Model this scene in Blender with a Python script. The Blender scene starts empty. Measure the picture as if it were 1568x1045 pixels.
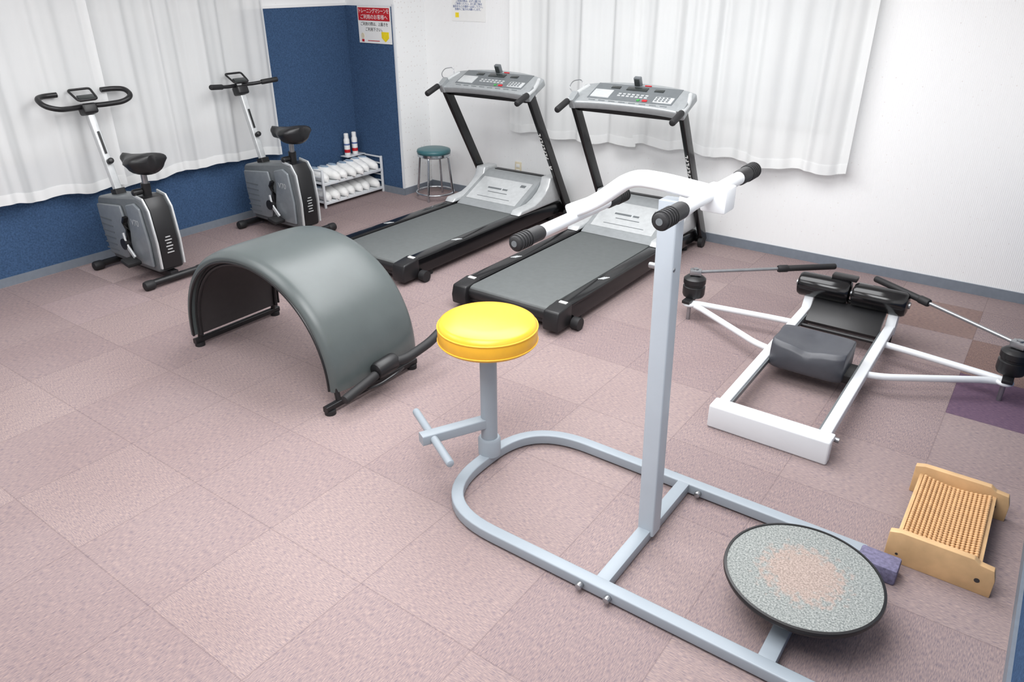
import bpy, bmesh, math, random
from mathutils import Vector, Matrix, Euler
random.seed(7)
sc=bpy.context.scene
try:
    sc.view_settings.view_transform='Standard'
    sc.view_settings.look='None'
except Exception: pass

# ------------------------------------------------------------------ materials
def lin(c):
    return tuple(((x/12.92) if x<=0.04045 else ((x+0.055)/1.055)**2.4) for x in [v/255 for v in c])+(1,)
def mat(name,rgb,rough=0.5,metal=0.0,var=0.06,scale=30,bump=0.0,bscale=200,coat=0.0,spec=0.5):
    m=bpy.data.materials.new(name);m.use_nodes=True
    nt=m.node_tree;b=nt.nodes["Principled BSDF"]
    c=lin(rgb)
    tc=nt.nodes.new("ShaderNodeTexCoord")
    n=nt.nodes.new("ShaderNodeTexNoise");n.inputs["Scale"].default_value=scale;n.inputs["Detail"].default_value=4
    nt.links.new(tc.outputs["Object"],n.inputs["Vector"])
    r=nt.nodes.new("ShaderNodeValToRGB")
    r.color_ramp.elements[0].position=0.3;r.color_ramp.elements[1].position=0.7
    r.color_ramp.elements[0].color=tuple(x*(1-var) for x in c[:3])+(1,)
    r.color_ramp.elements[1].color=tuple(min(1,x*(1+var)) for x in c[:3])+(1,)
    nt.links.new(n.outputs["Fac"],r.inputs["Fac"]);nt.links.new(r.outputs["Color"],b.inputs["Base Color"])
    b.inputs["Roughness"].default_value=rough;b.inputs["Metallic"].default_value=metal
    b.inputs["Coat Weight"].default_value=coat
    b.inputs["Specular IOR Level"].default_value=spec
    if bump>0:
        n2=nt.nodes.new("ShaderNodeTexNoise");n2.inputs["Scale"].default_value=bscale
        nt.links.new(tc.outputs["Object"],n2.inputs["Vector"])
        bp=nt.nodes.new("ShaderNodeBump");bp.inputs["Strength"].default_value=bump;bp.inputs["Distance"].default_value=0.002
        nt.links.new(n2.outputs["Fac"],bp.inputs["Height"]);nt.links.new(bp.outputs["Normal"],b.inputs["Normal"])
    return m
M={}
M['white_paint']=mat('white_paint',(218,221,224),0.35,var=.02,scale=6)
M['grey_paint']=mat('grey_paint',(148,157,165),0.4,var=.03,scale=6)
M['grey_paint2']=mat('grey_paint_upright',(170,178,186),0.38,var=.03,scale=6)
M['black']=mat('black_plastic',(24,24,26),0.4)
M['blackgloss']=mat('black_gloss',(15,15,17),0.16)
M['rubber']=mat('black_rubber',(27,27,29),0.6,bump=0.3)
M['chrome']=mat('chrome',(200,205,210),0.18,1.0)
M['steel']=mat('steel',(160,162,165),0.3,0.85)
M['yellow']=mat('yellow_vinyl',(232,174,46),0.32,var=0.03)
M['vinyl']=mat('dark_green_grey_vinyl',(80,87,87),0.33,var=0.05,scale=8,bump=0.12,bscale=500)
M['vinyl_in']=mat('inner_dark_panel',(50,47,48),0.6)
M['seatgrey']=mat('seat_dark_vinyl',(68,70,76),0.4)
M['silver']=mat('silver_plastic',(160,164,166),0.35,0.35)
M['silver_l']=mat('silver_light',(200,203,204),0.3,0.3)
M['silver_d']=mat('silver_dark',(112,117,120),0.38,0.3)
M['bikegrey']=mat('bike_grey_plastic',(126,132,137),0.35,0.2)
M['belt']=mat('running_belt',(93,97,97),0.6,bump=0.3,bscale=900)
M['teal']=mat('teal_vinyl',(58,104,110),0.35)
M['wood']=mat('light_wood',(208,170,124),0.5,var=0.12,scale=14)
M['bead']=mat('wood_beads',(206,162,114),0.45,var=0.1)
M['purple']=mat('purple_cloth',(112,108,134),0.95,var=0.25,scale=90,bump=0.5)
M['base']=mat('baseboard_vinyl',(118,126,136),0.5)
M['paper']=mat('white_paper',(236,236,234),0.6,var=0.01)
M['red']=mat('red_print',(190,30,40),0.5)
M['yel']=mat('yellow_print',(240,214,30),0.5)
M['ink']=mat('black_print',(40,40,44),0.6)
M['bluep']=mat('blue_print',(90,110,160),0.5)
M['shoe']=mat('white_shoe',(240,240,238),0.6,var=0.04)
M['shoein']=mat('shoe_lining',(150,170,190),0.8)
M['green']=mat('green_label',(60,150,70),0.4)
M['lcd']=mat('lcd_dark',(50,54,54),0.15)
M['ceil']=mat('ceiling_white',(240,240,238),0.9)
M['outlet']=mat('outlet_cream',(225,215,190),0.5)
M['glass']=mat('frosted_glass_night',(190,196,200),0.3)
M['alu']=mat('window_frame_alu',(150,152,152),0.4,0.6)

def wallpaper():
    m=bpy.data.materials.new('white_wallpaper');m.use_nodes=True
    nt=m.node_tree;b=nt.nodes["Principled BSDF"];L=nt.links
    tc=nt.nodes.new("ShaderNodeTexCoord")
    mp=nt.nodes.new("ShaderNodeMapping");mp.inputs["Scale"].default_value=(24,24,24);L.new(tc.outputs["Object"],mp.inputs["Vector"])
    v=nt.nodes.new("ShaderNodeTexVoronoi");v.inputs["Randomness"].default_value=0.3;v.inputs["Scale"].default_value=1
    L.new(mp.outputs["Vector"],v.inputs["Vector"])
    r=nt.nodes.new("ShaderNodeValToRGB");r.color_ramp.elements[0].position=0.10;r.color_ramp.elements[1].position=0.16
    r.color_ramp.elements[0].color=lin((222,217,215));r.color_ramp.elements[1].color=lin((240,241,241))
    L.new(v.outputs["Distance"],r.inputs["Fac"]);L.new(r.outputs["Color"],b.inputs["Base Color"])
    w=nt.nodes.new("ShaderNodeTexWave");w.wave_type='BANDS';w.bands_direction='X';w.inputs["Scale"].default_value=28;w.inputs["Distortion"].default_value=0.6
    L.new(tc.outputs["Object"],w.inputs["Vector"])
    bp=nt.nodes.new("ShaderNodeBump");bp.inputs["Strength"].default_value=0.25;bp.inputs["Distance"].default_value=0.002
    L.new(w.outputs["Fac"],bp.inputs["Height"]);L.new(bp.outputs["Normal"],b.inputs["Normal"])
    b.inputs["Roughness"].default_value=0.75
    return m
M['wall']=wallpaper()
M['blue']=mat('blue_carpet_wall',(62,86,118),0.95,var=0.25,scale=90,bump=0.6,bscale=300,spec=0.1)
def carpet():
    m=bpy.data.materials.new('carpet_tiles');m.use_nodes=True
    nt=m.node_tree;b=nt.nodes["Principled BSDF"];L=nt.links;N=nt.nodes.new
    def math_(op,a,bb=None,c=None):
        n=N("ShaderNodeMath");n.operation=op
        for i,x in enumerate((a,bb,c)):
            if x is None: continue
            if isinstance(x,(int,float)): n.inputs[i].default_value=x
            else: L.new(x,n.inputs[i])
        return n.outputs[0]
    g=N("ShaderNodeNewGeometry");s=N("ShaderNodeSeparateXYZ");L.new(g.outputs["Position"],s.inputs[0])
    tx=math_('MULTIPLY',math_('ADD',s.outputs[0],0.1),2.0);ty=math_('MULTIPLY',math_('SUBTRACT',s.outputs[1],0.3),2.0)
    ix=math_('FLOOR',tx);iy=math_('FLOOR',ty)
    cb=N("ShaderNodeCombineXYZ");L.new(ix,cb.inputs[0]);L.new(iy,cb.inputs[1])
    wn=N("ShaderNodeTexWhiteNoise");L.new(cb.outputs[0],wn.inputs["Vector"])
    par=math_('GREATER_THAN',wn.outputs["Value"],0.5)
    def noise(sx,sy,det=2):
        mp=N("ShaderNodeMapping");mp.inputs["Scale"].default_value=(sx,sy,1);L.new(g.outputs["Position"],mp.inputs["Vector"])
        n=N("ShaderNodeTexNoise");n.inputs["Scale"].default_value=1;n.inputs["Detail"].default_value=det
        L.new(mp.outputs["Vector"],n.inputs["Vector"]);return n
    na=noise(360,48,3);nb=noise(48,360,3)
    mx=N("ShaderNodeMix");mx.data_type='FLOAT';L.new(par,mx.inputs[0]);L.new(na.outputs["Fac"],mx.inputs[2]);L.new(nb.outputs["Fac"],mx.inputs[3])
    r=N("ShaderNodeValToRGB");e=r.color_ramp.elements
    e[0].position=0.28;e[0].color=lin((118,108,116));e[1].position=0.72;e[1].color=lin((168,149,143))
    e2=r.color_ramp.elements.new(0.5);e2.color=lin((146,131,130))
    L.new(mx.outputs[0],r.inputs["Fac"])
    r2=N("ShaderNodeValToRGB");r2.color_ramp.elements[0].color=(0.92,0.91,0.925,1);r2.color_ramp.elements[1].color=(1.05,1.05,1.04,1)
    L.new(wn.outputs["Value"],r2.inputs["Fac"])
    big=noise(1.3,1.3)
    r3=N("ShaderNodeValToRGB");r3.color_ramp.elements[0].position=0.3;r3.color_ramp.elements[1].position=0.65
    r3.color_ramp.elements[0].color=(0.93,0.91,0.91,1);r3.color_ramp.elements[1].color=(1.03,1.03,1.03,1)
    L.new(big.outputs["Fac"],r3.inputs["Fac"])
    def mul(a,bb,f=1.0):
        n=N("ShaderNodeMix");n.data_type='RGBA';n.blend_type='MULTIPLY';n.inputs[0].default_value=f
        L.new(a,n.inputs[6]);L.new(bb,n.inputs[7]);return n.outputs[2]
    c=mul(mul(r.outputs["Color"],r2.outputs["Color"]),r3.outputs["Color"])
    fx=math_('PINGPONG',tx,0.5);fy=math_('PINGPONG',ty,0.5)
    seam=math_('LESS_THAN',math_('MINIMUM',fx,fy),0.005)
    n=N("ShaderNodeMix");n.data_type='RGBA';L.new(math_('MULTIPLY',seam,0.24),n.inputs[0]);L.new(c,n.inputs[6]);n.inputs[7].default_value=lin((80,68,72))
    c=n.outputs[2]
    def tile(i,j,col,c):
        k=math_('MULTIPLY',math_('COMPARE',ix,i,0.1),math_('COMPARE',iy,j,0.1))
        n=N("ShaderNodeMix");n.data_type='RGBA';n.blend_type='MULTIPLY';L.new(k,n.inputs[0]);L.new(c,n.inputs[6]);n.inputs[7].default_value=col
        return n.outputs[2]
    c=tile(0,7,(0.5,0.42,0.62,1),c);c=tile(0,8,(0.86,0.76,0.68,1),c);c=tile(-1,9,(0.86,0.78,0.72,1),c)
    c=tile(-11,4,(1.2,1.2,1.2,1),c);c=tile(-10,3,(1.1,1.1,1.11,1),c);c=tile(-6,7,(1.15,1.15,1.15,1),c)
    L.new(c,b.inputs["Base Color"])
    b.inputs["Roughness"].default_value=1.0;b.inputs["Specular IOR Level"].default_value=0.0
    bp=N("ShaderNodeBump");bp.inputs["Strength"].default_value=0.25;bp.inputs["Distance"].default_value=0.002
    L.new(mx.outputs[0],bp.inputs["Height"]);L.new(bp.outputs["Normal"],b.inputs["Normal"])
    return m
M['carpet']=carpet()
def disc_carpet():
    m=bpy.data.materials.new('disc_carpet');m.use_nodes=True
    nt=m.node_tree;b=nt.nodes["Principled BSDF"];L=nt.links;N=nt.nodes.new
    tc=N("ShaderNodeTexCoord");ln=N("ShaderNodeVectorMath");ln.operation='LENGTH';L.new(tc.outputs["Object"],ln.inputs[0])
    n=N("ShaderNodeTexNoise");n.inputs["Scale"].default_value=40;n.inputs["Detail"].default_value=6;L.new(tc.outputs["Object"],n.inputs["Vector"])
    n2=N("ShaderNodeTexNoise");n2.inputs["Scale"].default_value=170;L.new(tc.outputs["Object"],n2.inputs["Vector"])
    def ramp(a,b_):
        r=N("ShaderNodeValToRGB");r.color_ramp.elements[0].position=.33;r.color_ramp.elements[1].position=.68
        r.color_ramp.elements[0].color=lin(a);r.color_ramp.elements[1].color=lin(b_);L.new(n2.outputs["Fac"],r.inputs["Fac"]);return r
    r=ramp((104,109,108),(160,163,160));r4=ramp((134,121,114),(172,156,148))
    ma=N("ShaderNodeMath");ma.operation='MULTIPLY_ADD';ma.inputs[1].default_value=0.24;L.new(n.outputs["Fac"],ma.inputs[0]);L.new(ln.outputs["Value"],ma.inputs[2])
    lt=N("ShaderNodeMapRange");lt.inputs[1].default_value=.27;lt.inputs[2].default_value=.22;lt.inputs[3].default_value=0;lt.inputs[4].default_value=1
    L.new(ma.outputs[0],lt.inputs[0])
    mx=N("ShaderNodeMix");mx.data_type='RGBA';L.new(lt.outputs[0],mx.inputs[0]);L.new(r.outputs["Color"],mx.inputs[6]);L.new(r4.outputs["Color"],mx.inputs[7])
    L.new(mx.outputs[2],b.inputs["Base Color"]);b.inputs["Roughness"].default_value=.95;b.inputs["Specular IOR Level"].default_value=.1
    return m
M['disc']=disc_carpet()
def curtain_mat(name,tr):
    m=bpy.data.materials.new(name);m.use_nodes=True
    nt=m.node_tree;nt.nodes.clear();L=nt.links;N=nt.nodes.new
    o=N("ShaderNodeOutputMaterial");d=N("ShaderNodeBsdfDiffuse");t=N("ShaderNodeBsdfTranslucent");p=N("ShaderNodeBsdfTransparent")
    tc=N("ShaderNodeTexCoord");n=N("ShaderNodeTexNoise");n.inputs["Scale"].default_value=3;L.new(tc.outputs["Object"],n.inputs["Vector"])
    r=N("ShaderNodeValToRGB");r.color_ramp.elements[0].color=lin((234,236,236));r.color_ramp.elements[1].color=lin((245,246,245));L.new(n.outputs["Fac"],r.inputs["Fac"])
    L.new(r.outputs["Color"],d.inputs["Color"]);L.new(r.outputs["Color"],t.inputs["Color"])
    a=N("ShaderNodeMixShader");a.inputs[0].default_value=.2;L.new(d.outputs[0],a.inputs[1]);L.new(t.outputs[0],a.inputs[2])
    b=N("ShaderNodeMixShader");b.inputs[0].default_value=tr;L.new(a.outputs[0],b.inputs[1]);L.new(p.outputs[0],b.inputs[2])
    L.new(b.outputs[0],o.inputs[0]);return m
M['curtain']=curtain_mat('sheer_curtain',0.15)
M['hem']=curtain_mat('curtain_hem',0.0)

# ------------------------------------------------------------------ geometry helpers
class Grp:
    def __init__(s,name,loc=(0,0,0),absolute=True):
        s.o=bpy.data.objects.new(name,None);s.o.empty_display_size=0.1
        bpy.context.collection.objects.link(s.o);s.o.location=loc;s.loc=Vector(loc);s.abs=absolute
    def add(s,name,geo,m,bevel=0,seg=2,smooth=True,ang=38):
        v,f=geo
        if s.abs: v=[Vector(a)-s.loc for a in v]
        ob=mk(name,(v,f),m,bevel,seg,smooth,ang);ob.parent=s.o;return ob
def mk(name,geo,m,bevel=0,seg=2,smooth=True,ang=38):
    v,f=geo
    me=bpy.data.meshes.new(name);me.from_pydata([tuple(a) for a in v],[],f)
    bm=bmesh.new();bm.from_mesh(me);bmesh.ops.recalc_face_normals(bm,faces=bm.faces)
    if bevel>0:
        es=[e for e in bm.edges if len(e.link_faces)==2 and e.calc_face_angle(0)>math.radians(30)]
        bmesh.ops.bevel(bm,geom=es,offset=bevel,segments=seg,profile=0.5,affect='EDGES',clamp_overlap=True)
    for e in bm.edges:
        e.smooth = not (len(e.link_faces)==2 and e.calc_face_angle(0)>math.radians(ang))
    for fc in bm.faces: fc.smooth=smooth
    bm.to_mesh(me);bm.free()
    me.materials.append(M[m] if isinstance(m,str) else m)
    ob=bpy.data.objects.new(name,me);bpy.context.collection.objects.link(ob);return ob
def box(c,s,rot=None):
    c=Vector(c);R=Euler([math.radians(a) for a in rot]).to_matrix() if rot else Matrix.Identity(3)
    v=[c+R@Vector((sx*s[0]/2,sy*s[1]/2,sz*s[2]/2)) for sx in(-1,1) for sy in(-1,1) for sz in(-1,1)]
    return v,[(0,1,3,2),(4,6,7,5),(0,4,5,1),(2,3,7,6),(0,2,6,4),(1,5,7,3)]
def bb(x0,x1,y0,y1,z0,z1): return box(((x0+x1)/2,(y0+y1)/2,(z0+z1)/2),(x1-x0,y1-y0,z1-z0))
def join(*gs):
    V=[];F=[]
    for v,f in gs:
        n=len(V);V+=list(v);F+=[tuple(i+n for i in q) for q in f]
    return V,F
def circ(r,n=20,rx=None): return [(math.cos(2*math.pi*i/n)*(rx or r),math.sin(2*math.pi*i/n)*r) for i in range(n)]
def rect(w,h,r=0.0,n=4):
    if r<=0: return [(-w/2,-h/2),(w/2,-h/2),(w/2,h/2),(-w/2,h/2)]
    o=[]
    for cx,cy,a in((w/2-r,-h/2+r,-90),(w/2-r,h/2-r,0),(-w/2+r,h/2-r,90),(-w/2+r,-h/2+r,180)):
        for i in range(n+1):
            t=math.radians(a+90*i/n);o.append((cx+r*math.cos(t),cy+r*math.sin(t)))
    return o
def sweep(path,prof,up=(0,0,1),closed=False,scales=None):
    P=[Vector(p) for p in path];n=len(P);up=Vector(up);V=[];F=[];k=len(prof)
    for i in range(n):
        if closed: t=(P[(i+1)%n]-P[i-1])
        elif i==0: t=P[1]-P[0]
        elif i==n-1: t=P[-1]-P[-2]
        else: t=(P[i+1]-P[i]).normalized()+(P[i]-P[i-1]).normalized()
        t.normalize()
        s=t.cross(up)
        if s.length<0.05: s=t.cross(Vector((1,0.3,0)))
        s.normalize();u=s.cross(t)
        sc_=scales[i] if scales else 1
        for a,b in prof: V.append(P[i]+s*a*sc_+u*b*sc_)
    m=n if closed else n-1
    for i in range(m):
        j=(i+1)%n
        for q in range(k):
            q2=(q+1)%k;F.append((i*k+q,i*k+q2,j*k+q2,j*k+q))
    if not closed:
        F.append(tuple(range(k)));F.append(tuple((n-1)*k+q for q in range(k)))
    return V,F
def fillet(pts,r,n=8):
    P=[Vector(p) for p in pts];o=[P[0]]
    for i in range(1,len(P)-1):
        a=(P[i-1]-P[i]);b=(P[i+1]-P[i]);la,lb=a.length,b.length;a.normalize();b.normalize()
        d=min(r,la*0.49,lb*0.49);p0=P[i]+a*d;p2=P[i]+b*d
        for k in range(n+1):
            t=k/n;o.append(p0*(1-t)**2+P[i]*2*t*(1-t)+p2*t*t)
    o.append(P[-1]);return o
def cyl(p0,p1,r,r1=None,n=24):
    r1=r if r1 is None else r1
    return sweep([p0,p1],circ(1,n),scales=[r,r1])
def rod(p0,p1,r,n=20,round_=0.5):
    p0=Vector(p0);p1=Vector(p1);d=(p1-p0);L=d.length;d.normalize();e=min(r*round_,L*.4)
    return sweep([p0,p0+d*e*.3,p0+d*e,p1-d*e,p1-d*e*.3,p1],circ(1,n),scales=[r*.6,r*.88,r,r,r*.88,r*.6])
def prism(poly,axis,a,b):
    n=len(poly);V=[]
    for c in (a,b):
        for p in poly:
            if axis=='x': V.append((c,p[0],p[1]))
            elif axis=='y': V.append((p[0],c,p[1]))
            else: V.append((p[0],p[1],c))
    F=[tuple(range(n)),tuple(range(n,2*n))]+[(i,(i+1)%n,n+(i+1)%n,n+i) for i in range(n)]
    return V,F
def lathe(prof,c,n=64):
    V=[];F=[];k=len(prof);c=Vector(c)
    for i in range(n):
        a=2*math.pi*i/n
        for r,z in prof: V.append(c+Vector((r*math.cos(a),r*math.sin(a),z)))
    for i in range(n):
        j=(i+1)%n
        for q in range(k-1): F.append((i*k+q,i*k+q+1,j*k+q+1,j*k+q))
    F.append(tuple(i*k for i in range(n)));F.append(tuple(i*k+k-1 for i in range(n)))
    return V,F
def ring(c,R,r,n=48,m=10):
    c=Vector(c);return sweep([c+Vector((R*math.cos(2*math.pi*i/n),R*math.sin(2*math.pi*i/n),0)) for i in range(n)],circ(r,m),closed=True)
def loft(secs):
    V=[];F=[];k=len(secs[0])
    for s in secs: V+=list(s)
    for i in range(len(secs)-1):
        for q in range(k): F.append((i*k+q,i*k+(q+1)%k,(i+1)*k+(q+1)%k,(i+1)*k+q))
    F.append(tuple(range(k)));F.append(tuple((len(secs)-1)*k+q for q in range(k)))
    return V,F
def text(grp,name,body,size,m,loc,rot,align='CENTER'):
    c=bpy.data.curves.new(name,"FONT");c.body=body;c.size=size;c.align_x=align;c.align_y='CENTER';c.extrude=0.0004
    ob=bpy.data.objects.new(name+"_tmp",c);bpy.context.collection.objects.link(ob)
    dg=bpy.context.evaluated_depsgraph_get();me=bpy.data.meshes.new_from_object(ob.evaluated_get(dg))
    bpy.data.objects.remove(ob);me.materials.clear();me.materials.append(M[m])
    o=bpy.data.objects.new(name,me);bpy.context.collection.objects.link(o)
    o.parent=grp.o;o.location=Vector(loc)-(grp.loc if grp.abs else Vector((0,0,0)));o.rotation_euler=[math.radians(a) for a in rot];return o

# ------------------------------------------------------------------ room
XL,XR,YB,YF,ZC=-5.65,0.32,5.6,-1.6,2.65
mk('floor',bb(XL-.1,XR+.1,YF-.1,YB+.1,-.05,0),'carpet')
mk('ceiling',bb(XL-.1,XR+.1,YF-.1,YB+.1,ZC,ZC+.05),'ceil')
mk('wall_back',bb(XL-.1,XR+.1,YB,YB+.1,0,ZC),'wall')
mk('wall_left',bb(XL-.1,XL,YF,YB,0,ZC),'wall')
mk('wall_right',bb(XR,XR+.1,YF,YB,0,ZC),'wall')
mk('wall_front',bb(XL-.1,XR+.1,YF-.1,YF,0,ZC),'wall')
CX,CY=-5.03,5.2
mk('wall_column',bb(XL,CX,CY,YB,0,ZC),'wall')
BX=-5.045
mk('trim_blue_left',bb(XL,XL+.014,YF,CY,0,1.68),'blue')
mk('trim_blue_column',bb(XL,BX,CY-.014,CY,0,1.68),'blue')
mk('trim_blue_right',bb(XR-.014,XR,YF,YB,0,.9),'blue')
mk('trim_cap_left',bb(XL,XL+.02,YF,CY,1.68,1.70),'wall')
mk('trim_column_edge',bb(BX,CX+.003,CY-.018,CY,0,1.70),'white_paint')
mk('baseboard_left',bb(XL+.014,XL+.024,YF,CY-.02,0,.06),'base')
mk('baseboard_column',join(bb(XL+.02,CX+.01,CY-.028,CY-.0181,0,.065),bb(CX,CX+.01,CY-.02,YB,0,.065)),'base')
mk('baseboard_back',bb(CX,XR,YB-.012,YB,0,.07),'base')
mk('baseboard_right',bb(XR-.026,XR-.014,YF,YB,0,.06),'base')

def window(name,axis,a0,a1,z0,z1,c,sgn):
    g=Grp(name,(c,(a0+a1)/2,(z0+z1)/2) if axis=='x' else ((a0+a1)/2,c,(z0+z1)/2))
    def B(u0,u1,w0,w1,d0,d1):
        d0,d1=sorted((c+sgn*d0,c+sgn*d1))
        return bb(d0,d1,u0,u1,w0,w1) if axis=='x' else bb(u0,u1,d0,d1,w0,w1)
    g.add('glass',B(a0,a1,z0,z1,.001,.006),'glass')
    t=.045
    g.add('frame',join(B(a0,a1,z0-t,z0,0.0,.02),B(a0,a1,z1,z1+t,0,.02),B(a0-t,a0,z0-t,z1+t,0,.02),B(a1,a1+t,z0-t,z1+t,0,.02),B((a0+a1)/2-.025,(a0+a1)/2+.025,z0,z1,0,.02)),'alu',.003)
    return g
window('window_1','x',-.6,3.9,.85,2.1,XL+.014,1)
window('window_2','y',-3.6,-1.35,.98,2.1,YB,-1)

def curtain(name,axis,a0,a1,hem,c,sgn,seed,top=2.45):
    rnd=random.Random(seed)
    L=a1-a0;n=int(L*150);ph=[rnd.uniform(0,6.28) for _ in range(12)]
    zs=[0,.015,.03,.05,.075,.12,.2,.35,.5,.7,.9,1.1,1.3,1.6,top-hem]
    V=[];F=[];T=top-hem
    def pt(i,z):
        s=i/n*L;w=z/T
        s2=s+.05*math.sin(2.1*s+ph[6])+.03*math.sin(5.3*s+ph[7])+.012*w*math.sin(4*s+ph[8])
        lo=.025*math.sin(17*s2+ph[0]+1.1*math.sin(1.7*s+ph[3]))+.014*math.sin(9.1*s2+ph[5])
        hi=.016*math.sin(43*s2+ph[1]+1.5*math.sin(3.1*s+ph[4]))+.007*math.sin(78*s2+ph[2])
        m1=.5+.5*math.sin(2.6*s+ph[9]+1.3*w)
        d=lo*(1-.25*w)+hi*(.45+.55*m1)*(.6+.4*w)
        d=d+.068
        hz=hem+.018*math.sin(3.1*s+ph[10])+.012*math.sin(17*s2+ph[0]+1)
        zz=hz+z*(top-hz)/T
        u=a0+s+.010*math.sin(21*s2+ph[2])*(1-.3*w)
        return (c+sgn*d,u,zz) if axis=='x' else (u,c+sgn*d,zz)
    for i in range(n+1):
        for z in zs: V.append(pt(i,z))
    k=len(zs)
    for i in range(n):
        for j in range(k-1): F.append((i*k+j,i*k+j+1,(i+1)*k+j+1,(i+1)*k+j))
    loc=(c,(a0+a1)/2,hem) if axis=='x' else ((a0+a1)/2,c,hem)
    g=Grp(name,loc);g.add('cloth',(V,F),'curtain',ang=180)
    V2=[];F2=[]
    for i in range(n+1):
        for z in (0,.02,.045,.07):
            p=list(pt(i,z));ax=0 if axis=='x' else 1;p[ax]+=sgn*.003;V2.append(tuple(p))
    for i in range(n):
        for j in range(3): F2.append((i*4+j,i*4+j+1,(i+1)*4+j+1,(i+1)*4+j))
    g.add('hem_band',(V2,F2),'hem',ang=180)
    rp=((c+sgn*.055,a0-.02,top+.01),(c+sgn*.055,a1+.02,top+.01)) if axis=='x' else ((a0-.02,c+sgn*.055,top+.01),(a1+.02,c+sgn*.055,top+.01))
    g.add('rail',cyl(rp[0],rp[1],.012),'alu')
curtain('sheer_curtain','x',-.9,2.78,.55,XL+.035,1,3)
curtain('sheer_curtain','x',2.74,4.24,.52,XL+.035,1,5)
curtain('sheer_curtain','y',-3.98,-2.76,.69,YB-.025,-1,8)
curtain('sheer_curtain','y',-2.86,-1.12,.70,YB-.045,-1,11)

# sign on blue column
g=Grp('training_machine_notice_sign',(-5.26,CY-.02,1.5))
sx0,sx1,sz0,sz1=-5.47,-5.06,1.37,1.68
g.add('board',bb(sx0,sx1,CY-.022,CY-.0155,sz0,sz1),'paper')
g.add('red_band',bb(sx0+.01,sx1-.01,CY-.024,CY-.021,1.56,sz1-.012),'red')
scx=(sx0+sx1)/2
def jtext(grp,name,lines,size,m,y,zs_,width):
    for i,l in enumerate(lines):
        o=text(grp,name+'_%d'%i,l,size,m,(scx,y,zs_[i]),(90,0,0))
        w=o.dimensions.x
        if w>width: o.scale[0]=width/w
jtext(g,'title_text',["トレーニングマシーンを","ご利用のお客様へ"],.043,'paper',CY-.0245,(1.638,1.588),.37)
jtext(g,'body_text',["ご利用の際は、上履きを","ご利用下さい。"],.034,'ink',CY-.023,(1.53,1.485),.34)
def P_(pts,m,name): g.add(name,prism(pts,'y',CY-.0245,CY-.021),m)
P_([(-5.18,1.47),(-5.09,1.47),(-5.09,1.42),(-5.135,1.385),(-5.18,1.42)],'yel','arrow')
P_([(-5.42+.022*math.cos(a*.63),1.43+.026*math.sin(a*.63)) for a in range(10)],'outlet','mascot')
g.add('mascot_body',bb(-5.435,-5.405,CY-.024,CY-.021,1.38,1.402),'red')
g.add('footer',bb(-5.36,-5.21,CY-.0235,CY-.021,1.388,1.394),'red')
g=Grp('paper_notice',(-4.45,YB-.003,1.75))
g.add('sheet',bb(-4.70,-4.32,YB-.004,YB-.001,1.56,1.86),'paper')
text(g,'notice_text',"ご利用の際は、必ず上履きを\nご使用ください。また終了後は\n器具をもとの場所へお戻し下さい。\n皆様のご協力をお願いします。",.022,'bluep',(-4.51,YB-.005,1.69),(90,0,0))
g.add('mark',bb(-4.66,-4.62,YB-.0055,YB-.003,1.59,1.63),'yel')
g=Grp('wall_outlet',(-3.9,YB-.01,.3))
g.add('plate',bb(-4.0,-3.93,YB-.008,YB-.0005,.27,.39),'outlet',.002)
g.add('sockets',join(bb(-3.985,-3.945,YB-.012,YB-.008,.29,.32),bb(-3.985,-3.945,YB-.012,YB-.008,.34,.37)),'paper',.002)

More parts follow.
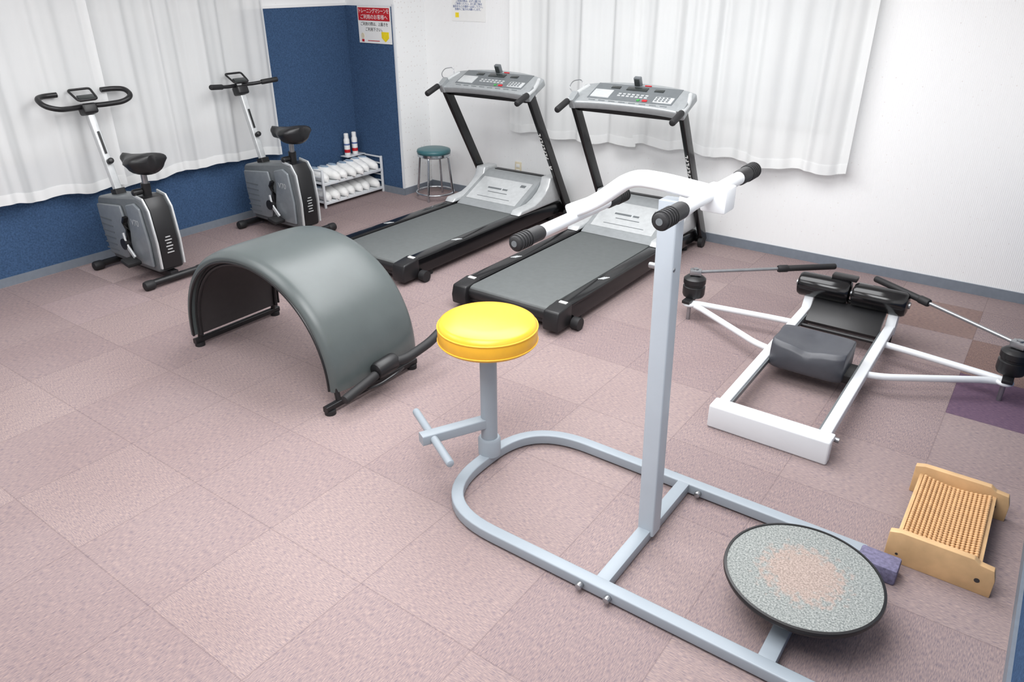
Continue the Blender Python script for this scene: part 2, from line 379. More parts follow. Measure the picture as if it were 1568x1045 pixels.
# ------------------------------------------------------------------ treadmill
def treadmill(loc):
    g=Grp('treadmill',loc,absolute=False)
    for s in(-1,1):
        v=prism([(.03,.04),(.0,.09),(.03,.15),(.16,.165),(1.45,.165),(2.0,.15),(2.08,.05)],'x',s*.305,s*.40)
        g.add('side_rail_%d'%(s),v,'blackgloss',.012,3)
        g.add('end_cap_%d'%s,prism([(-.012,.03),(-.02,.09),(.0,.155),(.15,.172),(.15,.03)],'x',s*.295,s*.405),'black',.012,3)
        g.add('sticker_%d'%s,bb(s*.35-.022,s*.35+.03,.115,.14,.1665,.1735),'paper')
        g.add('logo_%d'%s,join(*[box((s*.35+.012*(i-1),.62+.006*i,.166),(.010,.06,.002),(0,0,-20)) for i in range(3)]),'silver_l')
        g.add('wheel_%d'%s,cyl((s*.41,.16,.04),(s*.46,.16,.04),.04),'rubber')
        g.add('foot_%d'%s,join(cyl((s*.35,.3,0),(s*.35,.3,.06),.03),cyl((s*.35,1.9,0),(s*.35,1.9,.07),.03)),'rubber')
        g.add('wheel_front_%d'%s,cyl((s*.42,2.04,.04),(s*.455,2.04,.04),.04),'rubber')
        pts=[(1.36,.165),(1.40,.20)]+[(1.42+.40*math.sin(a),.17+.20*(1-math.cos(a))+.02) for a in [math.radians(t) for t in (25,40,55,70,90)]]+[(2.0,.385),(2.04,.165)]
        g.add('cheek_%d'%s,prism(pts,'x',s*.30,s*.40),'silver_l',.012,3)
        b0=Vector((s*.425,2.10,.03));t0=Vector((s*.425,1.47,1.09))
        g.add('upright_%d'%s,sweep([b0,t0],rect(.035,.085,.008),up=(0,1,0)),'blackgloss')
        g.add('upright_top_%d'%s,sweep([t0,t0+Vector((0,-.04,.06))],rect(.05,.1,.01),up=(0,1,0)),'silver')
        d=(t0-b0).normalized();nrm=Vector((0,-d.z,d.y))
        if s==1:
            gs=[];rx=math.degrees(math.atan2(-d.y,d.z))
            for i in range(8):
                p=b0+d*(.66+i*.034)+nrm*.0435
                gs.append(box(p,(.020,.003,.006),(rx,0,0)));gs.append(box(p+Vector((.007 if i%2 else -.007,0,0))+d*.009,(.006,.003,.018),(rx,0,0)))
            g.add('lettering',join(*gs),'paper')
            p=b0+d*.55+nrm*.0435
            g.add('logo_mark',join(box(p,(.026,.003,.012),(rx,25,0)),box(p+d*.02,(.026,.003,.012),(rx,-25,0))),'paper')
        x=s*.445
        g.add('grip_arm_%d'%s,sweep(fillet([(s*.40,1.62,1.20),(x,1.50,1.15),(x,1.32,1.09)],.08),circ(.016)),'silver_l')
        g.add('grip_%d'%s,rod((x,1.40,1.117),(x,1.25,1.067),.023),'rubber')
    g.add('frame_plate',bb(-.30,.30,.04,2.0,.05,.12),'black')
    g.add('belt',prism([(.05,.10),(.028,.125),(.04,.15),(.07,.157),(1.55,.157),(1.55,.10)],'x',-.293,.293),'belt',.006)
    g.add('rear_roller',cyl((-.295,.06,.105),(.295,.06,.105),.042),'black')
    hp=[(1.40,.158),(1.45,.178),(1.80,.345),(1.86,.368),(1.98,.365),(2.03,.17)]
    g.add('motor_hood',prism(hp,'x',-.30,.30),'silver',.012,3)
    sl=math.degrees(math.atan2(.167,.35));cs,sn=math.cos(math.radians(sl)),math.sin(math.radians(sl))
    def hood(x,u,w,h,t=.003):
        c=Vector((x,1.625+u*cs,.2615+u*sn))+Vector((0,-sn,cs))*(.0005+t/2);return box(c,(w,h,t),(sl,0,0))
    g.add('hood_panel',hood(0,0,.52,.30,.002),'silver_l',0)
    g.add('hood_label',join(hood(-.06,.02,.14,.018,.004),hood(.05,.02,.05,.018,.004),hood(.0,-.03,.2,.006,.004),hood(0,-.10,.34,.004,.004),hood(.19,.10,.05,.03,.004)),'silver_d')
    g.add('hood_top_vent',box((0,1.92,.370),(.5,.05,.006)),'black',.002)
    g.add('front_crossbar',cyl((-.43,2.09,.05),(.43,2.09,.05),.03),'black')
    tl=math.radians(24);R=Matrix.Rotation(tl,3,'X');O=Vector((0,1.56,1.145))
    outline=[]
    for i in range(13):
        x=-.44+.88*i/12;outline.append((x,-.125+.03*(abs(x)/.44)**3*(-1)))
    for i in range(13):
        x=.44-.88*i/12;outline.append((x,.165-.07*(abs(x)/.44)**2.5))
    v0=[O+R@Vector((p[0],p[1],-.03)) for p in outline];v1=[O+R@Vector((p[0],p[1],.03)) for p in outline]
    n=len(outline);F=[tuple(range(n)),tuple(range(n,2*n))]+[(i,(i+1)%n,n+(i+1)%n,n+i) for i in range(n)]
    g.add('console_body',(v0+v1,F),'silver',.014,3)
    def cb(x,y,w,h,t=.004,z=.031): return [O+R@(Vector((x,y,z))+Vector(q)) for q in [(sx*w/2,sy*h/2,sz*t/2) for sx in(-1,1) for sy in(-1,1) for sz in(-1,1)]],[(0,1,3,2),(4,6,7,5),(0,4,5,1),(2,3,7,6),(0,2,6,4),(1,5,7,3)]
    g.add('console_face',cb(0,.02,.66,.20,.003),'silver_d',0)
    g.add('console_tray_left',cb(-.24,-.015,.15,.10,.012,.032),'silver_l',.004)
    g.add('console_tray_right',cb(.25,-.03,.14,.07,.010,.032),'silver_l',.004)
    g.add('display',join(cb(0.0,.075,.16,.045,.006,.034),cb(-.17,.075,.07,.03,.006,.034),cb(.17,.075,.07,.03,.006,.034)),'lcd',.001)
    g.add('holder',cb(-.02,.13,.055,.03,.07,.06),'silver_d',.006)
    g.add('holder_face',cb(-.02,.112,.035,.006,.05,.062),'lcd')
    bt=[cb(-.1+.035*i,y,.022,.012,.006,.034) for i in range(7) for y in(-.0,-.025)]
    g.add('buttons',join(*bt),'silver_l')
    bt=[cb(.2+.028*i,y,.016,.010,.006,.037) for i in range(4) for y in(-.01,-.03,-.05)]
    g.add('keypad',join(*bt),'silver_d')
    g.add('stop_button',join(cb(.12,-.06,.035,.018,.008,.034),cb(.06,.125,.05,.008,.006,.034)),'red')
    g.add('start_button',cb(.07,-.06,.02,.018,.008,.034),'green')
    g.add('front_lip_print',join(*[cb(-.28+.08*i,-.1,.05,.006,.004,.0305) for i in range(8)]),'silver_d')
    g.add('under_console_bar',sweep([(-.42,1.53,1.06),(.42,1.53,1.06)],rect(.05,.05,.01)),'black')
    wp=fillet([(-.44,1.60,1.18),(-.46,1.62,1.24),(-.50,1.55,1.235),(-.50,1.50,1.19),(-.45,1.5,1.15)],.03)
    g.add('wire_holder',sweep(wp,circ(.0035,8)),'steel')
treadmill((-2.51,3.39,0))
treadmill((-3.79,3.44,0))

# ------------------------------------------------------------------ exercise bikes
def bike(loc,kind):
    g=Grp('exercise_bike',loc,absolute=False)
    for nm,x in(('front',-.33),('rear',.34)):
        g.add('stabiliser_'+nm,cyl((x,-.2,.04),(x,.2,.04),.024),'black')
        g.add('stabiliser_caps_'+nm,join(rod((x,-.235,.034),(x,-.16,.034),.034),rod((x,.16,.034),(x,.235,.034),.034)),'rubber')
    g.add('floor_beam',bb(-.33,.34,-.03,.03,.03,.08),'black',.005)
    poly=[(-.28,.08),(-.33,.30),(-.34,.50),(-.31,.53),(.20,.60),(.27,.585),(.31,.52),(.335,.30),(.33,.10),(.30,.08)]
    g.add('shell',prism(poly,'y',-.09,.09),'silver_d',.02,3)
    for s in(-1,1):
        side=[(-.27,.12),(-.31,.32),(-.315,.48),(.0,.515),(.03,.40),(.02,.24),(-.03,.12)]
        y=s*.09;g.add('side_panel_%d'%s,prism(side,'y',y,y+s*.022),'bikegrey',.01,3)
        for i in range(6):
            z=.16+.045*i;g.add('rib_%d_%d'%(s,i),box((-.22,y+s*.023,z),(.15,.004,.010)),'silver_d')
        rear=[(.06,.12),(.05,.25),(.09,.42),(.08,.53),(.19,.56),(.25,.53),(.285,.30),(.28,.12)]
        g.add('rear_side_panel_%d'%s,prism(rear,'y',y,y+s*.022),'bikegrey',.01,3)
        arc=[(.045,y+s*.015,.20),(.045,y+s*.02,.33),(.02,y+s*.02,.40),(.045,y+s*.02,.44)]
        g.add('side_slot_%d'%s,sweep(arc,rect(.03,.02)),'black')
        g.add('crank_%d'%s,sweep(fillet([(.02,y+s*.045,.33),(.04,y+s*.05,.25),(.12,y+s*.05,.17)] if s<0 else [(.02,y+s*.045,.25),(-.02,y+s*.05,.29),(-.08,y+s*.05,.33)],.03),rect(.014,.03,.004)),'silver_l')
        pc=Vector((.12,y-.085,.15)) if s<0 else Vector((-.08,y+.085,.33))
        g.add('pedal_%d'%s,box(pc,(.10,.10,.03),(0,12,0)),'rubber',.008,2)
        g.add('pedal_axle_%d'%s,cyl(pc+Vector((0,-s*.05,0)),pc,.01),'steel')
        g.add('crank_hub_%d'%s,cyl((.02,y,.25),(.02,y+s*.06,.25),.04),'black')
        g.add('edge_trim_%d'%s,sweep([(.18,s*.084,.607),(.275,s*.084,.592),(.322,s*.084,.52),(.347,s*.084,.30),(.342,s*.084,.12)],rect(.02,.012,.003),up=(0,1,0)),'silver_l')
    g.add('rear_fascia',prism([(.20,.60),(.272,.594),(.319,.522),(.345,.30),(.341,.11),(.33,.10),(.335,.30),(.305,.52),(.26,.58)],'y',-.068,.068),'black',.002)
    g.add('rear_label',join(*[box((.347,0,.33-.022*i),(.003,.05 if i%2 else .035,.007)) for i in range(6)]),'silver_l')
    text(g,'model_lettering',"V70",.06,'silver_l',(.17,-.1135,.42),(90,0,0))
    g.add('seat_sleeve',cyl((.20,0,.58),(.205,0,.68),.03),'black')
    g.add('seat_post',cyl((.205,0,.66),(.21,0,.82),.02),'steel')
    g.add('seat_bracket',bb(.15,.27,-.025,.025,.775,.80),'black',.005)
    g.add('seat_knob',rod((.20,-.03,.63),(.20,-.10,.63),.022),'black')
    secs=[]
    for t in range(19):
        u=t/18;x=.0+.35*u
        k=min(1,max(0,(u-.2)/.5));w=.044+.092*(k*k*(3-2*k))
        if u<.12: w*=math.sqrt(max(.08,1-((.12-u)/.125)**2))
        if u>.84: w*=math.sqrt(max(.06,1-((u-.84)/.165)**2))
        zt=.872+.018*max(0,(u-.55)/.45)
        hh=.046+.026*k
        if u>.93: hh*=.8
        secs.append([Vector((x+.0,w*math.cos(a)*(1 if math.sin(a)>-.2 else .85),zt-.048+(hh*.72 if math.sin(a)>0 else hh*1.2)*(abs(math.sin(a))**.8)*(1 if math.sin(a)>0 else -1))) for a in [2*math.pi*q/24 for q in range(24)]])
    g.add('saddle',loft(secs),'black',ang=70)
    b=Vector((-.17,0,.52));t=Vector((-.34,0,1.13));d=(t-b)
    if kind: t=Vector((-.35,0,1.12));d=t-b
    g.add('column_base',sweep([b-d*.02,b+d*.1],rect(.075,.075,.01),up=(0,1,0)),'black')
    g.add('column',sweep([b,b+d*.90],rect(.045,.05,.008),up=(0,1,0)),'silver_l')
    g.add('column_slot',sweep([b+d*.48+Vector((.022,0,.008)),b+d*.72+Vector((.022,0,.008))],rect(.02,.012),up=(0,1,0)),'black')
    g.add('column_knob',rod(b+d*.40+Vector((.02,0,0)),b+d*.40+Vector((.065,0,.02)),.02),'black')
    g.add('head',box(t+Vector((.01,0,-.02)),(.09,.10,.07),(0,-18,0)),'black',.015,3)
    c=t+Vector((-.01,0,.06))
    fr=[c+Vector(p) for p in((.05,-.065,-.015),(-.05,-.075,.045),(-.05,.075,.045),(.05,.065,-.015))]
    fp=fillet([(fr[0]+fr[3])/2]+[fr[0],fr[1],fr[2],fr[3]]+[(fr[0]+fr[3])/2],.02,4)
    g.add('console_frame',sweep(fp,circ(.008,10)),'black')
    g.add('console_panel',box(c+Vector((.03,0,-.005)),(.05,.11,.02),(0,30,0)),'lcd',.004)
    if kind==0:
        for s in(-1,1):
            p=[t+Vector(q) for q in((.0,s*.03,.0),(.03,s*.10,.0),(.08,s*.22,.01),(.06,s*.30,.04),(-.02,s*.30,.08),(-.06,s*.24,.085),(-.06,s*.15,.085))]
            g.add('handlebar_%d'%s,sweep(fillet(p,.06,6),circ(.0175,14)),'black')
    else:
        for s in(-1,1):
            p=[t+Vector(q) for q in((.0,s*.03,.02),(.02,s*.12,.02),(.08,s*.30,.04))]
            g.add('handlebar_%d'%s,sweep(fillet(p,.06,6),circ(.014,14)),'black')
            q0=t+Vector((.04,s*.18,.027));q1=t+Vector((.085,s*.315,.041))
            g.add('hand_grip_%d'%s,rod(q0,q1,.02),'rubber')
bike((-5.11,2.58,0),0)
bike((-5.09,3.80,0),1)

# ------------------------------------------------------------------ arched sit-up bench
g=Grp('arched_exercise_bench',(-3.17,2.36,0))
cx,a,hp=-3.165,.60,.60
def arcpt(t,off=0.0):
    c,s=math.cos(t),math.sin(t)
    e=2/2.12
    base=.075+.02*(.5-.5*c)
    return (cx-(a+off)*abs(c)**e*(1 if c>0 else -1),base+(.69-.03-base+off)*abs(s)**e)
y0,y1=2.055,2.65
prof=[]
W=(y1-y0)/2
for i in range(25):
    u=-1+2*i/24
    prof.append((W*u*(1.0), .030*(max(0,1-abs(u)**5))**.5 ))
prof=[(W,-.028),(W+.004,-.01)]+prof[::-1][0:]+[(-W-.004,-.01),(-W,-.028)]
secs=[]
for i in range(65):
    t=math.pi*i/64
    ring_=[]
    for px,pz in prof:
        X,Z=arcpt(t,pz)
        ring_.append(Vector((X,(y0+y1)/2+px,Z)))
    secs.append(ring_)
g.add('curved_pad',loft(secs),'vinyl',.0,ang=50)
for k,yy in enumerate((y0-.002,y1+.002)):
    pth=[]
    for i in range(65):
        t=math.pi*i/64;X,Z=arcpt(t,-.028);pth.append((X,yy,Z))
    g.add('edge_piping_%d'%k,sweep(pth,circ(.007,8),up=(0,1,0)),'black')
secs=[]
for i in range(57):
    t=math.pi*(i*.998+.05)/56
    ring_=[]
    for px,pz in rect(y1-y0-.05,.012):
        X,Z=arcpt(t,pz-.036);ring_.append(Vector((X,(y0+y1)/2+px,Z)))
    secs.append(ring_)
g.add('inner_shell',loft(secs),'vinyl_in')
for k,yy in enumerate((y0+.035,y1-.035)):
    pth=[];
    for i in range(49):
        t=math.pi*i/48;X,Z=arcpt(t,-.05);pth.append((X,yy,Z))
    g.add('frame_arc_%d'%k,sweep(pth,circ(.011,10),up=(0,1,0)),'black')
for k,(x,ya,yb) in enumerate(((-3.745,y0+.0,y1+.0),(-2.555,y0-.07,y1-.02))):
    g.add('foot_bar_%d'%k,sweep([(x,ya,.035),(x,yb,.035)],rect(.03,.03,.005)),'black')
    g.add('foot_pads_%d'%k,join(cyl((x,ya+.03,0),(x,ya+.03,.022),.028),cyl((x,yb-.03,0),(x,yb-.03,.022),.028)),'rubber')
    for j,yy in enumerate((ya+(.04 if k==0 else .09),yb-.04)): g.add('leg_%d_%d'%(k,j),cyl((x,yy,.03),(x+(.012 if k==0 else -.02),yy,.16),.014),'black')
g.add('grip_post',sweep([(-2.56,2.36,.05),(-2.52,2.36,.13),(-2.48,2.36,.15)],rect(.04,.04,.006),up=(0,1,0)),'black')
g.add('grip_hub',rod((-2.49,2.27,.14),(-2.49,2.42,.15),.045),'black')
g.add('foot_grip_near',rod((-2.46,2.03,.10),(-2.48,2.27,.13),.024),'rubber')
g.add('foot_grip_far',sweep(fillet([(-2.48,2.38,.15),(-2.45,2.46,.15),(-2.45,2.64,.17),(-2.46,2.73,.19)],.05),circ(.025,16)),'rubber')
g.add('grip_cable',sweep(fillet([(-2.52,2.17,.07),(-2.43,2.22,.10),(-2.42,2.36,.12),(-2.46,2.44,.10)],.08),circ(.007,8)),'black')

# ------------------------------------------------------------------ twist trainer
g=Grp('waist_twister_machine',(-.88,2.12,0))
yn,yf,xl=1.755,2.475,-1.675
path=fillet([(.25,yn,.03),(xl,yn,.03),(xl,yf,.03),(-.18,yf,.03)],.32,14)
g.add('base_frame',sweep(path,rect(.05,.045,.006)),'grey_paint')
g.add('cross_member_1',bb(-.915,-.865,yn+.02,yf-.02,.008,.052),'grey_paint',.003)
g.add('cross_member_2',bb(-.34,-.285,yn+.02,yf-.02,.008,.052),'grey_paint',.003)
g.add('beam_end_wrap',bb(-.195,-.06,yf-.085,yf+.005,.0,.065),'purple',.008)
for i,(x,y) in enumerate(((-.95,yn-.035),(-.84,yn-.035),(-.95,yf+.03),(-.82,yf-.035))):
    g.add('bolt_%d'%i,rod((x,y-.014,.03),(x,y+.014,.03),.013,n=12),'steel')
ux,uy,ut=-.885,2.125,-.92
g.add('upright',sweep([(ux,uy,.03),(ut,uy,1.32)],rect(.065,.065,.006),up=(0,1,0)),'grey_paint2')
g.add('upright_bolt',rod((ut-.05,uy-.02,1.10),(ut+.04,uy-.02,1.10),.010,n=12),'steel')
arm=fillet([(-.74,uy,1.35),(-.96,uy,1.37),(-1.06,uy,1.37),(-1.19,uy,1.265),(-1.285,uy,1.22)],.10,8)
g.add('arm',sweep(arm,rect(.05,.05,.012),up=(0,0,1)),'white_paint')
g.add('arm_bracket',bb(-.815,-.735,uy-.04,uy+.04,1.31,1.385),'white_paint',.008)
g.add('arm_gusset',prism([(-.89,1.34),(-.90,1.24),(-.81,1.33)],'y',uy-.02,uy+.02),'white_paint',.003)
for k,(x,z) in enumerate(((-.795,1.36),(-1.265,1.205))):
    g.add('crossbar_%d'%k,cyl((x,uy-.26,z),(x,uy+.26,z),.021),'white_paint')
    for s in(-1,1):
        g.add('grip_%d_%d'%(k,s),rod((x,uy+s*.21,z),(x,uy+s*.36,z),.025),'rubber')
        for j in range(5):
            yy=uy+s*(.29+j*.014);g.add('grip_rib_%d_%d_%d'%(k,s,j),cyl((x,yy-.003,z),(x,yy+.003,z),.0275),'rubber')
        g.add('grip_end_%d_%d'%(k,s),cyl((x,uy+s*.355,z),(x,uy+s*.361,z),.010),'silver_d')
px,py=-1.68,2.16
g.add('seat_socket',lathe([(.050,.045),(.050,.12),(.043,.13)],(px,py,0),32),'grey_paint')
g.add('seat_post',cyl((px,py,.05),(px,py,.60),.036,n=32),'grey_paint')
g.add('seat_plate',cyl((px,py,.585),(px,py,.6),.15),'black')
g.add('seat_cushion',lathe([(.175,.592),(.198,.598),(.205,.61),(.205,.653),(.204,.668),(.197,.684),(.183,.692),(.12,.699),(.0001,.701)],(px,py,0),72),'yellow',ang=60)
g.add('seat_piping',join(ring((px,py,.668),.2045,.0035),ring((px,py,.610),.205,.003)),'yellow')
hd=Vector((-.455,-.89,0)).normalized();pd=Vector((.87,-.49,0)).normalized()
ax=Vector((-1.80,1.925,.21))
g.add('peg_arm',sweep([Vector((px,py,.21)),ax+hd*.05],rect(.05,.045,.005)),'grey_paint')
g.add('foot_peg',rod(ax-pd*.22,ax+pd*.22,.017),'grey_paint')
dc=Vector((-.31,2.08,-.025))
g.add('disc_bearing',lathe([(.06,.06),(.06,.10),(.10,.14)],dc,40),'black')
g.add('disc_dish',lathe([(.08,.12),(.16,.125),(.225,.145),(.25,.165),(.256,.178),(.254,.188),(.246,.190),(.244,.18)],dc,96),'black')
o=mk('disc_carpet_top',lathe([(.245,-.008),(.245,.0),(.0001,.001)],(0,0,0),96),'disc');o.parent=g.o;o.location=dc+Vector((0,0,.186))-g.loc

# ------------------------------------------------------------------ rowing machine
g=Grp('rowing_machine',(-.73,3.75,0))
g.add('front_base',bb(-1.01,-.455,2.99,3.045,0.0,.12),'white_paint',.010,3)
g.add('front_base_top',bb(-1.01,-.455,3.03,3.085,.09,.119),'white_paint',.008)
g.add('front_base_bolt',join(cyl((-.48,3.10,.08),(-.44,3.10,.08),.012,n=12)),'steel')
rx0=-.735
for s in(-1,1):
    x=rx0+s*.235
    g.add('rail_%d'%s,sweep([(x,3.05,.09),(x,4.42,.115)],rect(.05,.05,.006)),'white_paint')
    g.add('rail_track_%d'%s,sweep([(x-s*.028,3.08,.095),(x-s*.028,4.3,.118)],rect(.012,.024)),'silver_d')
    g.add('rail_end_%d'%s,box((x,4.44,.17),(.055,.08,.20),(-25,0,0)),'white_paint',.006)
    g.add('rear_foot_%d'%s,cyl((x,4.42,0),(x,4.42,.12),.02),'rubber')
    px_,py_=-.745+s*.845,4.10
    g.add('outrigger_a_%d'%s,sweep(fillet([(x,4.19,.105),(x+s*.12,4.18,.105),(px_,py_+.01,.105)],.06),circ(.018,16)),'white_paint')
    g.add('outrigger_b_%d'%s,sweep(fillet([(x,3.77,.10),(x+s*.1,3.80,.10),(px_-s*.08,py_-.03,.10),(px_,py_,.10)],.08),circ(.018,16)),'white_paint')
    g.add('pivot_ring_%d'%s,ring((px_,py_-.01,.105),.03,.012,24),'white_paint')
    g.add('pivot_bolt_%d'%s,cyl((px_,py_-.01,.0),(px_,py_-.01,.13),.012),'steel')
    c=Vector((px_+s*.01,py_+.06,.025))
    g.add('damper_%d'%s,lathe([(.045,.105),(.062,.11),(.068,.125),(.068,.175),(.060,.18),(.060,.19),(.068,.195),(.068,.225),(.05,.24),(.02,.245)],c,32),'black')
    g.add('damper_arm_%d'%s,box(c+Vector((0,-.05,.10)),(.05,.13,.02)),'black',.004)
    g.add('damper_cap_%d'%s,cyl(c+Vector((0,0,.24)),c+Vector((0,0,.29)),.016),'steel')
    r0=c+Vector((0,0,.265));r1=Vector((-.92,4.74,.30)) if s<0 else Vector((-.66,4.58,.33))
    g.add('oar_joint_%d'%s,box(r0,(.07,.05,.035),(0,0,-20*s)),'steel',.005)
    g.add('oar_rod_%d'%s,cyl(r0,r0+(r1-r0)*.66,.010),'steel')
    g.add('oar_grip_%d'%s,rod(r0+(r1-r0)*.60,r1,.019),'rubber')
    g.add('oar_collar_%d'%s,rod(r0+(r1-r0)*.58,r0+(r1-r0)*.66,.023),'rubber')
g.add('foot_rollers',join(rod((-1.05,4.44,.262),(-.75,4.44,.262),.072,32,.3),rod((-.74,4.44,.262),(-.44,4.44,.262),.072,32,.3)),'blackgloss')
g.add('roller_axle',cyl((-1.06,4.44,.262),(-.43,4.44,.262),.02),'steel')
g.add('roller_clamp',box((-.80,4.46,.345),(.14,.06,.025)),'black',.005)
g.add('footboard',box((rx0,4.33,.150),(.40,.03,.19),(-60,0,0)),'black',.006)
g.add('cross_tube_1',cyl((-.97,4.20,.10),(-.50,4.20,.10),.012),'black')
g.add('cross_tube_2',cyl((-.97,4.46,.2),(-.50,4.46,.2),.015),'black')
secs=[]
for i in range(19):
    u=i/18;x=-.755-.185+.37*u;q=(u-.5)*2
    edge=max(0,1-abs(q)**7)
    dip=.016*math.exp(-(q/.3)**2)-.012*q*q
    zt=.235
    secs.append([Vector((x,3.74+dy*(.13*(.82+.18*edge)),zz)) for dy,zz in
        [(-1,.085),(-1.08,.11),(-1.1,zt-.07),(-1.03,zt-.03-dip),(-.85,zt-.008-dip),(-.4,zt-.012-dip),(0,zt-.014-dip),(.5,zt-.004-dip),(.85,zt+.006),(1.0,zt-.01),(1.02,.15),(1,.085)]])
g.add('sliding_seat',loft(secs),'seatgrey',.006,ang=60)
g.add('seat_carriage',bb(-.95,-.53,3.67,3.83,.07,.115),'black',.005)

# ------------------------------------------------------------------ foot roller
g=Grp('wooden_foot_massage_roller',(.05,2.77,0))
for k,y in enumerate((2.525,3.02)):
    pl=[(-.125,0),(.22,0),(.22,.075),(.21,.115),(.165,.12),(.145,.135),(-.09,.135),(-.125,.125)]
    g.add('end_panel_%d'%k,prism(pl,'y',y,y+.028),'wood',.003,2)
    gs=[]
    for cxx,czz,r in((.17,.055,.009),(-.085,.04,.005)):
        gs.append(cyl((cxx,y-.001,czz),(cxx,y+.001,czz),r,n=16))
    g.add('handle_hole_%d'%k,join(*gs),'vinyl_in')
for k,x in enumerate((-.095,.165)):
    g.add('side_rail_%d'%k,bb(x-.007,x+.007,2.55,3.022,.075,.098),'wood',.002)
g.add('bead_backing',bb(-.09,.16,2.552,3.02,.076,.082),'wood')
# lattice of wooden bead rods running across the width
gs=[];y=2.562
while y<3.012:
    prof=[];pth=[]
    for i in range(16):
        u0=i/16;x=-.086+.244*u0;z=.108-.018*(1-(2*(u0+.03)-1)**2)
        pth+=[(x,y,z),(x+.002,y,z),(x+.0072,y,z),(x+.0124,y,z),(x+.0144,y,z)];prof+=[.0025,.0055,.0078,.0055,.0025]
    gs.append(sweep(pth,circ(1,7),scales=prof));y+=.0150
g.add('wooden_bead_rods',join(*gs),'bead',ang=80)

# ------------------------------------------------------------------ stool
c=Vector((-4.73,5.30,0))
g=Grp('round_stool',c)
g.add('seat_cushion',lathe([(.14,.425),(.155,.43),(.16,.445),(.155,.462),(.13,.47),(.0001,.473)],c,48),'teal',ang=60)
g.add('seat_band',lathe([(.15,.405),(.158,.408),(.158,.428),(.15,.430)],c,48),'chrome')
g.add('under_ring',ring(c+Vector((0,0,.40)),.13,.008),'chrome')
g.add('floor_ring',ring(c+Vector((0,0,.06)),.178,.009),'chrome')
for i in range(4):
    an=math.radians(20+90*i);dr=Vector((math.cos(an),math.sin(an),0))
    g.add('leg_%d'%i,sweep(fillet([c+dr*.05+Vector((0,0,.40)),c+dr*.14+Vector((0,0,.41)),c+dr*.185+Vector((0,0,.0))],.03),circ(.011,12)),'chrome')

# ------------------------------------------------------------------ shoe rack with shoes
g=Grp('shoe_rack',(-5.46,4.8,0))
x0,x1,ya,yb=-5.61,-5.30,4.42,5.165
for i,(x,y) in enumerate(((x0,ya),(x1,ya),(x0,yb),(x1,yb))):
    g.add('post_%d'%i,box((x,y,.175),(.018,.022,.35)),'white_paint',.003)
for k,z in enumerate((.04,.215)):
    g.add('shelf_%d'%k,bb(x0,x1,ya,yb,z,z+.012),'white_paint',.003)
    g.add('front_lip_%d'%k,bb(x1-.004,x1+.008,ya,yb,z-.010,z+.016),'white_paint',.003)
for i,y in enumerate((ya,yb)):
    g.add('end_bars_%d'%i,join(*[box(((x0+x1)/2,y,z),(x1-x0,.012,.012)) for z in(.11,.17,.28,.34)]),'white_paint')
def shoe(c,yaw):
    secs=[];n=14;cs,sn=math.cos(yaw),math.sin(yaw)
    def T(x,y,z): return Vector((c[0]+x*cs-y*sn,c[1]+x*sn+y*cs,c[2]+z))
    L=.26
    for i in range(n+1):
        u=i/n;x=-.13+L*u
        w=.038+.014*math.sin(u*math.pi*.9+.3)
        if u<.12: w*=.55+.45*math.sqrt(u/.12)
        if u>.8: w*=math.sqrt(max(.04,1-((u-.8)/.21)**2))
        hgt=.11 if u<.4 else .11-.045*((u-.4)/.6)
        if u<.1: hgt*=.9
        if u>.9: hgt*=.8
        secs.append([T(x,w*math.cos(a),hgt*(.5+.5*math.sin(a))) for a in [2*math.pi*q/14 for q in range(14)]])
    n2=10;pp=[(-.055+.052*math.cos(t*.628),.024*math.sin(t*.628)) for t in range(n2)]
    V=[T(x,y,.08) for x,y in pp]+[T(x,y,.1115) for x,y in pp]
    F=[tuple(range(n2)),tuple(range(n2,2*n2))]+[(i,(i+1)%n2,n2+(i+1)%n2,n2+i) for i in range(n2)]
    return loft(secs),(V,F)
gs=Grp('white_indoor_shoes',(-5.45,4.8,.06))
A=[];B=[]
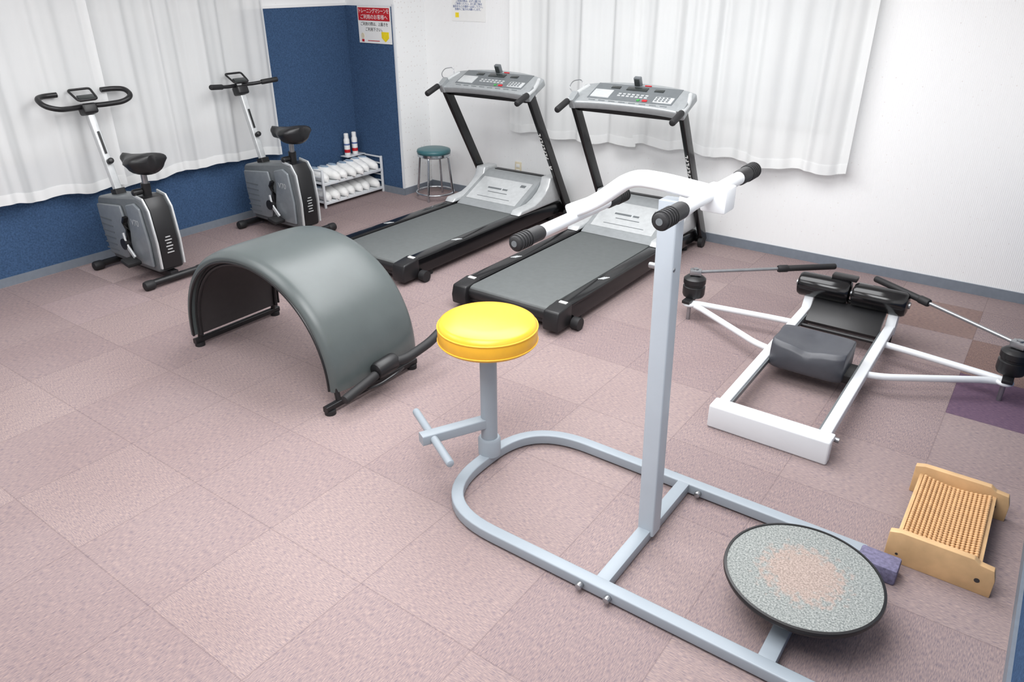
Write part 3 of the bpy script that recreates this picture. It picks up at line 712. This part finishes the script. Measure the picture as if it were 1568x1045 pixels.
for z in(.0525,.2275):
    y=ya+.07
    while y<yb-.05:
        s1,s2=shoe((-5.42+random.uniform(-.02,.025),y,z),random.uniform(-.12,.12));A.append(s1);B.append(s2)
        y+=.096+(.010 if len(A)%2==0 else 0)
gs.add('shoe_bodies',join(*A),'shoe',ang=60);gs.add('shoe_openings',join(*B),'shoein')
g.add('top_shelf',bb(x0,x0+.10,4.93,yb,.345,.353),'white_paint',.002)
for i,y in enumerate((4.98,5.08)):
    q=Grp('spray_can',(-5.56,y,.354))
    cc=(-5.56,y,.354)
    q.add('can',lathe([(.026,.0),(.028,.004),(.028,.15),(.022,.165),(.012,.17)],cc,28),'paper')
    q.add('cap',lathe([(.022,.165),(.022,.205),(.018,.21)],cc,28),'paper')
    q.add('label',lathe([(.0284,.03),(.0284,.06)],cc,28),'red' )
    q.add('label_2',lathe([(.0284,.10),(.0284,.115)],cc,28),'bluep' )

# ------------------------------------------------------------------ lights
def area(name,loc,size,power,rot=(0,0,0),col=(1,1,1)):
    l=bpy.data.lights.new(name,'AREA');l.shape='RECTANGLE';l.size=size[0];l.size_y=size[1];l.energy=power;l.color=col
    o=bpy.data.objects.new(name,l);bpy.context.collection.objects.link(o);o.location=loc;o.rotation_euler=[math.radians(a) for a in rot];return o
area('ceiling_light_far',(-2.4,3.5,2.62),(3.2,1.8),122,col=(.98,.99,1))
area('ceiling_light_near',(-1.2,1.0,2.62),(1.8,1.8),98,col=(.98,.99,1))
area('ceiling_light_left',(-3.9,.8,2.62),(1.8,1.8),52,col=(.98,.99,1))
w=bpy.data.worlds.new('world');sc.world=w;w.use_nodes=True
w.node_tree.nodes["Background"].inputs[0].default_value=(.9,.93,1,1);w.node_tree.nodes["Background"].inputs[1].default_value=.3

# ------------------------------------------------------------------ camera
cam=bpy.data.cameras.new('camera');co=bpy.data.objects.new('camera',cam);bpy.context.collection.objects.link(co)
co.location=(0,0,1.95);co.rotation_euler=(math.radians(90-26.36),0,math.radians(35.8))
cam.sensor_width=36;cam.lens=1140/1568*36;cam.clip_start=.02
sc.camera=co
